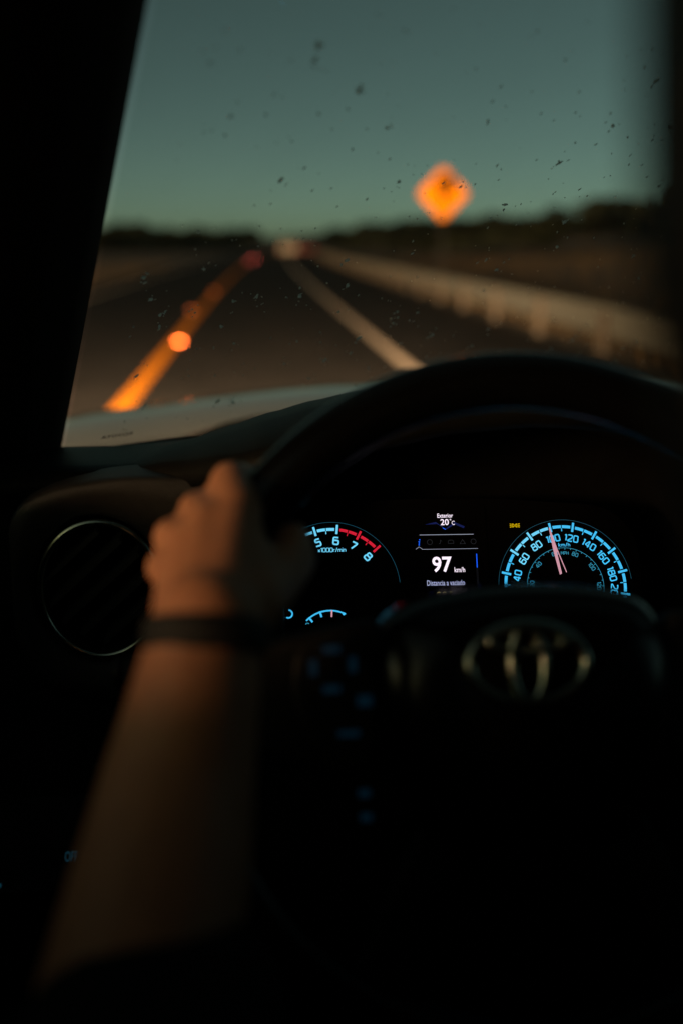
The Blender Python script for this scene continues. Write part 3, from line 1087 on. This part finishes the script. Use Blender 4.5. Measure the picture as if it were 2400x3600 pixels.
# sidelight telltale: two lamps with rays
tv, tf = [], []
def addto(v, f):
    k = len(tv)
    tv.extend(v)
    tf.extend([tuple(i + k for i in q) for q in f])
for s in (-1, 1):
    c0 = Vector((59.4 + s * 1.75, 34.5))
    body = [c0 + Vector((-s * 1.3 * math.cos(R(t)), 1.35 * math.sin(R(t)))) for t in range(-90, 91, 15)]
    addto(*ribbon2(body + [body[0]], .36))
    for k in (-1, 0, 1):
        p0 = c0 + Vector((s * .75, k * 1.0))
        addto(*ribbon2([p0, p0 + Vector((s * 1.6, k * .45))], .40))
cmesh("sidelight_telltale", tv, tf, "telltale")

# central display
def dtext(name, s, u0, u1, v0, v1, material, bold=0.0):
    v, f = text_geo(s, bold)
    return cmesh(name, [Vector((u0 + p.x * (u1 - u0), v0 + p.y * (v1 - v0))) for p in v], f, material)
dp = rounded_poly([(-30, -40), (36, -40), (36, 52), (-30, 52)], 3)
cmesh("display_panel", dp, [tuple(range(len(dp)))], "matte", -.4)
dtext("display_text", "Exterior", -3.6, 9.2, 41.9, 45.4, "lcdwhite", .012)
dtext("display_text", "20", -1.2, 5.5, 35.7, 40.8, "lcdwhite", .014)
dtext("display_text", "C", 7.9, 10.3, 35.8, 39.2, "lcdwhite", .004)
cmesh("display_text", *arcband((7.0, 40.2), .32, .62, 0, 360, 12), "lcdwhite")
dtext("display_text", "97", -9.5, 6.3, -2.8, 10.0, "lcdwhite", .022)
dtext("display_text", "km/h", 8.2, 16.7, -3.0, 1.1, "lcdwhite", .006)
dtext("display_text", "Distancia a vaciado", -14.4, 16.0, -13.5, -9.2, "lcdlav", .004)
cmesh("display_line", *ribbon2([(-18.7, 27.95), (25.3, 27.85)], .42), "lcdgrey")
cmesh("display_line", *ribbon2([(-22.3, 16.15), (-19.55, 18.25), (-16.8, 16.1), (28.2, 16.05)], .3), "lcdgrey")
cmesh("display_icon", *ribbon2([(-19.9, 22.4), (-19.0, 22.5), (-19.6, 19.7), (-18.9, 19.7)], .62), "lcdblue")
cmesh("display_icon", *arcband((-18.85, 24.0), 0, .5, 0, 360, 10), "lcdblue")
cmesh("display_bar", *ribbon2([(26.75, 11.7), (26.7, .5)], .72), "lcdblue")
for du in (-.45, .45):
    cmesh("display_bar", *ribbon2([(26.65 + du, .2), (26.5 + du, -18)], .16), "lcdfaint")
for u in (-10.7, 24.85):
    cmesh("display_icon", *arcband((u, 21.9), 1.9, 2.25, 0, 360, 20), "lcdfaint")
cmesh("display_icon", *ribbon2([(-3.4, 20.4), (-2.2, 20.9), (-2.0, 23.6), (-.9, 22.4)], .35), "lcdfaint")
cmesh("display_icon", *ribbon2([(4.2, 20.6), (4.2, 22.2), (5.0, 23.3), (7.9, 23.3), (8.7, 22.2), (8.7, 20.6), (4.2, 20.6)], .35), "lcdfaint")
cmesh("display_icon", *ribbon2([(13.8, 20.2), (18.2, 20.2), (16.0, 23.7), (13.8, 20.2)], .35), "lcdfaint")
cmesh("display_shape", [Vector(p) for p in [(-14, 36.5), (-5, 38.6), (2.5, 32.6), (5, 34.5), (10, 38.4), (18.5, 34.5), (17.5, 33.0), (10.5, 36.2), (3, 32.0), (-4, 36.8)]], [(0, 1, 9), (1, 2, 8, 9), (2, 3, 8), (3, 4, 7, 8), (4, 5, 6, 7)], "lcdnavy", .2)
cmesh("display_shape", *ribbon2([(.4, 33.6), (2.7, 32.2)], .5), "lcdblue", .35)
for u, w_ in ((-5.3, 1.55), (-.6, 1.5), (4.4, 1.2)):
    cmesh("display_digit_top", *arcband((u, -20.0), 1.05, 1.6, 20, 160, 8), "lcdolive")

# clear lens over the dials
# --- steering wheel
WT = R(21.5)
wC = K(.1399, .4703, -.2356)
wUX = Vector((1, 0, 0))
wUY = Vector((0, math.sin(WT), math.cos(WT)))
wN = Vector((0, -math.cos(WT), math.sin(WT)))
def wp(u, v, h=0.0):
    return wC + wUX * u + wUY * v + wN * h
rb = B()
NR = 96
rb.tube([wp(.1745 * math.cos(2 * math.pi * i / NR), .1745 * math.sin(2 * math.pi * i / NR)) for i in range(NR)], .0158, 20, closed=True)
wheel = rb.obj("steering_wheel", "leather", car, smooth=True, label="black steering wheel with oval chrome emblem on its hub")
# airbag hub dome
hub = rounded_poly([(-.078, .050), (-.03, .0635), (.035, .0635), (.075, .053), (.085, .0), (.055, -.075), (-.055, -.075), (-.085, .0)], .03)
hc = Vector((0, -.005))
rows = []
for k, hh in ((1.02, -.03), (1.0, -.004), (.97, .006), (.90, .014), (.75, .021), (.5, .027), (.2, .029)):
    rows.append([wp(hc.x + (p.x - hc.x) * k, hc.y + (p.y - hc.y) * k, hh) for p in hub])
bb = B()
bb.grid(rows, close_u=True)
k = len(hub)
bb.f.append(tuple((len(rows) - 1) * k + q for q in range(k)))
bb.obj("hub", "leather", wheel, smooth=True)
def spoke(poly, h0, h1):
    bb = B()
    bb.prism([wp(a, c, h0) for a, c in poly], wN * (h1 - h0))
    return bb.obj("spoke", "plastic", wheel, bevel=.005)
spoke([(-.166, .028), (-.126, .040), (-.08, .048), (-.06, .02), (-.07, -.03), (-.10, -.034), (-.170, -.006)], -.012, .008)
spoke([(.166, .028), (.126, .040), (.08, .048), (.06, .02), (.07, -.03), (.10, -.034), (.170, -.006)][::-1], -.012, .008)
spoke([(-.06, -.06), (-.10, -.138), (-.078, -.152), (-.035, -.07)], -.014, .004)
spoke([(.06, -.06), (.10, -.138), (.078, -.152), (.035, -.07)][::-1], -.014, .004)
# button pad with dim lit markings on the left spoke
bp = B()
bp.prism([wp(p.x, p.y, .006) for p in rounded_poly([(-.122, .036), (-.085, .040), (-.080, -.015), (-.088, -.03), (-.108, -.026), (-.124, .006)], .012)], wN * .006)
bp.obj("button_pad", "trimgrey", wheel, bevel=.002)
for u, v, a, c in ((-.1035, .0325, .0045, .002), (-.113, .0235, .002, .004), (-.093, .0245, .002, .004), (-.104, .0125, .0045, .002), (-.0875, .006, .0038, .0028), (-.096, -.010, .0055, .0016), (-.0885, -.041, .003, .002), (-.088, -.053, .003, .002)):
    q = B()
    hh = .0128 if v > -.03 else .0055
    q.add([wp(u - a, v - c, hh), wp(u + a, v - c, hh), wp(u + a, v + c, hh), wp(u - a, v + c, hh)], [(0, 1, 2, 3)])
    q.obj("button_mark", "button", wheel)
# oval emblem: three interlocked chrome ovals
def oval(a, c, du, dv, r, h):
    return [wp(-.006 + du + a * math.cos(2 * math.pi * i / 64), .0225 + dv + c * math.sin(2 * math.pi * i / 64), h) for i in range(64)]
em = B()
em.tube(oval(.0300, .0195, 0, 0, 0, .027), .0029, 10, closed=True)
em.tube(oval(.0085, .0185, 0, -.0005, 0, .0275), .0025, 10, closed=True)
em.tube(oval(.0195, .0062, 0, .0115, 0, .028), .0025, 10, closed=True)
em.obj("emblem", "chrome", wheel, smooth=True)
eb = B()
eb.add([wp(-.006 + .031 * math.cos(2 * math.pi * i / 48), .0225 + .0205 * math.sin(2 * math.pi * i / 48), .0255) for i in range(48)], [tuple(range(48))])
eb.obj("emblem_base", "matte", wheel)
# column shroud and indicator stalk
bb = B()
bb.tube([wp(0, 0, -.02), wp(0, -.005, -.09), wp(0, -.01, -.20)], [.055, .06, .068], 24, flat=.85)
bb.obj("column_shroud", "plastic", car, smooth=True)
bb = B()
bb.tube([K(.10, .555, -.262), K(.02, .572, -.262), K(-.045, .585, -.263), K(-.066, .590, -.263), K(-.083, .592, -.2635), K(-.088, .592, -.2635)], [.007, .007, .0085, .011, .0115, .007], 16)
st_ = bb.obj("indicator_stalk", "plastic", car, smooth=True)
bb = B()
bb.tube([K(-.0875, .592, -.2635), K(-.092, .592, -.2635)], [.0105, .009], 16)
bb.obj("stalk_end", "trimgrey", st_, smooth=True)

# --- driver's seat
bb = B()
bb.box(tuple(K(-.10, -.38, -.98)), tuple(K(.42, .20, -.84)))
bb.obj("seat_cushion", "fabric", car, bevel=.04)
bb = B()
bb.prism([K(-.10, -.38, -.86), K(-.10, -.27, -.84), K(-.10, -.37, -.18), K(-.10, -.49, -.18)], (.52, 0, 0))
bb.obj("seat_backrest", "fabric", car, bevel=.04)
bb = B()
bb.box(tuple(K(.03, -.50, -.12)), tuple(K(.29, -.38, .10)))
bb.obj("headrest", "fabric", car, bevel=.04)

# ================================================================== THE DRIVER
_sv, _sf = [], []
for _j in range(1, 10):
    for _k in range(18):
        _t, _p = math.pi * _j / 10, 2 * math.pi * _k / 18
        _sv.append(Vector((math.sin(_t) * math.cos(_p), math.sin(_t) * math.sin(_p), math.cos(_t))))
_sv += [Vector((0, 0, 1)), Vector((0, 0, -1))]
for _j in range(8):
    for _k in range(18):
        _sf.append((_j * 18 + _k, (_j + 1) * 18 + _k, (_j + 1) * 18 + (_k + 1) % 18, _j * 18 + (_k + 1) % 18))
for _k in range(18):
    _sf.append((162, _k, (_k + 1) % 18))
    _sf.append((163, 144 + (_k + 1) % 18, 144 + _k))
def roundcones(segs, voxel, sm=8):
    """tapered limbs with round ends, fused into one continuous skin"""
    g = B()
    for p0, r0, p1, r1 in segs:
        p0, p1 = Vector(p0), Vector(p1)
        for p, r in ((p0, r0), (p1, r1)):
            g.add([p + v * r for v in _sv], _sf)
        if (p1 - p0).length > 1e-5:
            g.tube([p0, p1], [r0, r1], 18)
    me = bpy.data.meshes.new("tmp")
    me.from_pydata([tuple(v) for v in g.v], [], g.f)
    o = bpy.data.objects.new("tmp", me)
    COL.objects.link(o)
    rm = o.modifiers.new("r", 'REMESH')
    rm.mode = 'VOXEL'
    rm.voxel_size = voxel
    s = o.modifiers.new("s", 'SMOOTH')
    s.iterations = sm
    s.factor = .5
    dg = bpy.context.evaluated_depsgraph_get()
    ev = o.evaluated_get(dg).to_mesh()
    vs = [v.co.copy() for v in ev.vertices]
    fs = [tuple(p.vertices) for p in ev.polygons]
    o.evaluated_get(dg).to_mesh_clear()
    bpy.data.objects.remove(o)
    bpy.data.meshes.remove(me)
    return vs, fs
# joints, from the eye line
J = {}
def setj(**k):
    for a, c in k.items():
        J[a] = K(*c)
setj(w=(-0.0228, 0.4079, -0.1596), iM=(-0.0095, 0.4823, -0.1302), mM=(-0.0224, 0.4739, -0.1349), rM=(-0.0306, 0.4613, -0.1417), pM=(-0.0365, 0.4470, -0.1504),
     iP=(-0.0131, 0.5148, -0.1230), mP=(-0.0305, 0.5028, -0.1345), rP=(-0.0426, 0.4868, -0.1437), pP=(-0.0455, 0.4677, -0.1535),
     iD=(-0.0078, 0.5410, -0.1281), iT=(0.0008, 0.5429, -0.1337), mD=(-0.0265, 0.5424, -0.1444), mT=(-0.0163, 0.5380, -0.1533),
     rD=(-0.0404, 0.5312, -0.1557), rT=(-0.0284, 0.5324, -0.1662), pD=(-0.0462, 0.5102, -0.1659), pT=(-0.0369, 0.5214, -0.1789),
     tC=(-0.0038, 0.4277, -0.1571), tM=(0.0085, 0.4539, -0.1562), tI=(0.0168, 0.4737, -0.1535), tT=(0.0182, 0.4883, -0.1488),
     f1=(-0.0272, 0.3940, -0.1852), f2=(-0.0352, 0.3782, -0.2190), f3=(-0.0405, 0.3535, -0.2427), elb=(-0.0537, 0.3049, -0.2919),
     sl=(-.055, -.06, -.275), sr=(.335, -.06, -.275), chest=(.14, -.08, -.40), belly=(.145, -.12, -.60), pelvis=(.145, -.14, -.73), neck=(.14, -.01, -.215), nk2=(.135, .08, -.12),
     head=(.1462, .1275, .005), er=(.44, .12, -.46), wr=(.50, .36, -.52), hr=(.51, .43, -.535),
     hl=(.06, -.12, -.76), kl=(.02, .36, -.66), al=(.03, .66, -1.05), tl=(.03, .82, -1.09), hr2=(.23, -.12, -.76), kr=(.28, .36, -.66), ar=(.25, .68, -1.05), tr=(.24, .84, -1.07))
S = []
def seg(a, r0, c, r1):
    S.append((J[a] if isinstance(a, str) else a, r0, J[c] if isinstance(c, str) else c, r1))
# left arm and hand on the wheel
seg('elb', .039, 'f3', .0355); seg('f3', .0355, 'f2', .0325); seg('f2', .0325, 'f1', .0275); seg('f1', .0275, 'w', .0235)
wo = Vector((.007, 0, .002))
seg(J['w'] + wo * .7, .0195, J['w'] - wo * .7, .0195)
for k, r in (('iM', .0125), ('mM', .0128), ('rM', .0122), ('pM', .0112)):
    seg(J['w'] + (J[k] - J['mM']) * .35, .0195, J[k], r)
seg('iM', .0105, 'mM', .0105); seg('mM', .0105, 'rM', .010); seg('rM', .010, 'pM', .0095)
for f_, r in (('i', .0116), ('m', .0104), ('r', .0100), ('p', .0092)):
    seg(f_ + 'M', r * 1.12, f_ + 'P', r); seg(f_ + 'P', r, f_ + 'D', r * .88); seg(f_ + 'D', r * .88, f_ + 'T', r * .78)
seg('w', .019, 'tC', .0165); seg('tC', .0165, 'tM', .0128); seg('tM', .0135, 'tI', .0125); seg('tI', .0125, 'tT', .0105); seg('tC', .015, 'iM', .0105)
hand_v, hand_f = None, None
seg('sl', .055, 'elb', .040)
# trunk, neck, head
seg('sl', .06, 'sr', .06); seg('chest', .125, 'belly', .125); seg('belly', .13, 'pelvis', .14)
seg(J['chest'] + Vector((-.06, 0, .03)), .10, J['chest'] + Vector((.06, 0, .03)), .10); seg('chest', .11, 'neck', .065); seg('neck', .056, 'nk2', .052)
H = J['head']
seg('nk2', .052, H + Vector((0, -.02, -.03)), .07)
seg(H + Vector((0, -.025, .02)), .082, H + Vector((0, .018, .022)), .078)
seg(H + Vector((0, .02, -.045)), .058, H + Vector((0, .045, -.088)), .034)
seg(H + Vector((-.028, .05, -.03)), .034, H + Vector((.028, .05, -.03)), .034)
seg(H + Vector((0, .088, -.005)), .008, H + Vector((0, .106, -.036)), .012)
seg(H + Vector((-.02, .080, -.066)), .011, H + Vector((.02, .080, -.066)), .011)
for s in (-1, 1):
    seg(H + Vector((s * .079, -.012, .012)), .013, H + Vector((s * .076, -.006, -.025)), .010)
    seg(H + Vector((s * .02, .078, .022)), .013, H + Vector((s * .045, .066, .022)), .011)
# right arm resting beside the seat
seg('sr', .055, 'er', .043); seg('er', .043, 'wr', .026); seg('wr', .024, 'hr', .028)
for k in range(4):
    o_ = Vector((-.028 + .019 * k, 0, 0))
    seg(J['hr'] + o_ * .8, .012, J['hr'] + o_ + Vector((0, .045, -.012)), .0095); seg(J['hr'] + o_ + Vector((0, .045, -.012)), .0095, J['hr'] + o_ + Vector((0, .066, -.038)), .008)
seg(J['hr'] + Vector((-.028, -.02, 0)), .013, J['hr'] + Vector((-.055, .02, -.01)), .010); seg(J['hr'] + Vector((-.055, .02, -.01)), .010, J['hr'] + Vector((-.056, .048, -.02)), .0088)
# legs
for a, c, d, e in (('hl', 'kl', 'al', 'tl'), ('hr2', 'kr', 'ar', 'tr')):
    seg(a, .088, c, .06); seg(c, .06, J[c].lerp(J[d], .35), .055); seg(J[c].lerp(J[d], .35), .055, d, .038); seg(d, .04, e, .034)
vs, fs = roundcones(S, .0029, 2)
person = obj("person", vs, fs, "skin", smooth=True, center=False)
WLOC[person.name] = Vector((0, 0, 0))
tag(person, "driver in a black shirt, left hand with dark wristband gripping the wheel", "person")
T = []
def tseg(a, r0, c, r1):
    T.append((J[a] if isinstance(a, str) else a, r0, J[c] if isinstance(c, str) else c, r1))
tseg('sl', .068, 'sr', .068); tseg('chest', .137, 'belly', .14); tseg('belly', .142, 'pelvis', .15)
tseg(J['chest'] + Vector((-.06, 0, .03)), .112, J['chest'] + Vector((.06, 0, .03)), .112); tseg('chest', .12, 'neck', .066)
tseg('sl', .066, J['sl'].lerp(J['elb'], .9), .054)
tseg(J['sl'].lerp(J['elb'], .9), .054, J['elb'].lerp(J['f3'], .38) + Vector((.012, -.004, -.014)), .047)
tseg('sr', .066, J['sr'].lerp(J['er'], .9), .054)
vs, fs = roundcones(T, .006, 8)
obj("shirt", vs, fs, "shirt", person, smooth=True, center=False)
T = []
for a, c, d in (('hl', 'kl', 'al'), ('hr2', 'kr', 'ar')):
    tseg(a, .102, c, .072); tseg(c, .072, d, .055)
tseg('hl', .12, 'hr2', .12)
vs, fs = roundcones(T, .008, 6)
obj("trousers", vs, fs, "denim", person, smooth=True, center=False)
T = []
tseg(H + Vector((0, -.032, .032)), .088, H + Vector((0, .008, .046)), .078)
tseg(H + Vector((-.02, -.04, -.01)), .074, H + Vector((.02, -.04, -.01)), .074)
for s in (-1, 1):
    tseg(H + Vector((s * .052, .008, .03)), .036, H + Vector((s * .058, .006, .0)), .026)
    tseg(H + Vector((s * .046, .045, .045)), .036, H + Vector((s * .056, .030, -.01)), .028)
    tseg(H + Vector((s * .056, .030, -.01)), .028, H + Vector((s * .045, .035, -.06)), .022)
vs, fs = roundcones(T, .005, 4)
obj("hair", vs, fs, "hair", person, smooth=True, center=False)
# wristband
ax = ((J['w'] - J['f1']).normalized() + Vector((-.10, 0, .0))).normalized()
c0 = J['w'] - ax * .006
xa = Vector((1, 0, 0)) - ax * ax.x
xa.normalize()
ya = ax.cross(xa)
rows = []
for r_, h_ in ((.0225, -.0068), (.0252, -.0073), (.0264, -.0055), (.0264, .0055), (.0252, .0073), (.0225, .0068)):
    rows.append([c0 + ax * h_ + xa * math.cos(2 * math.pi * i / 48) * (r_ + .0008) + ya * math.sin(2 * math.pi * i / 48) * r_ for i in range(48)])
bb = B()
bb.grid(rows + [rows[0]], close_u=True)
bb.obj("wristband", "band", person, smooth=True)
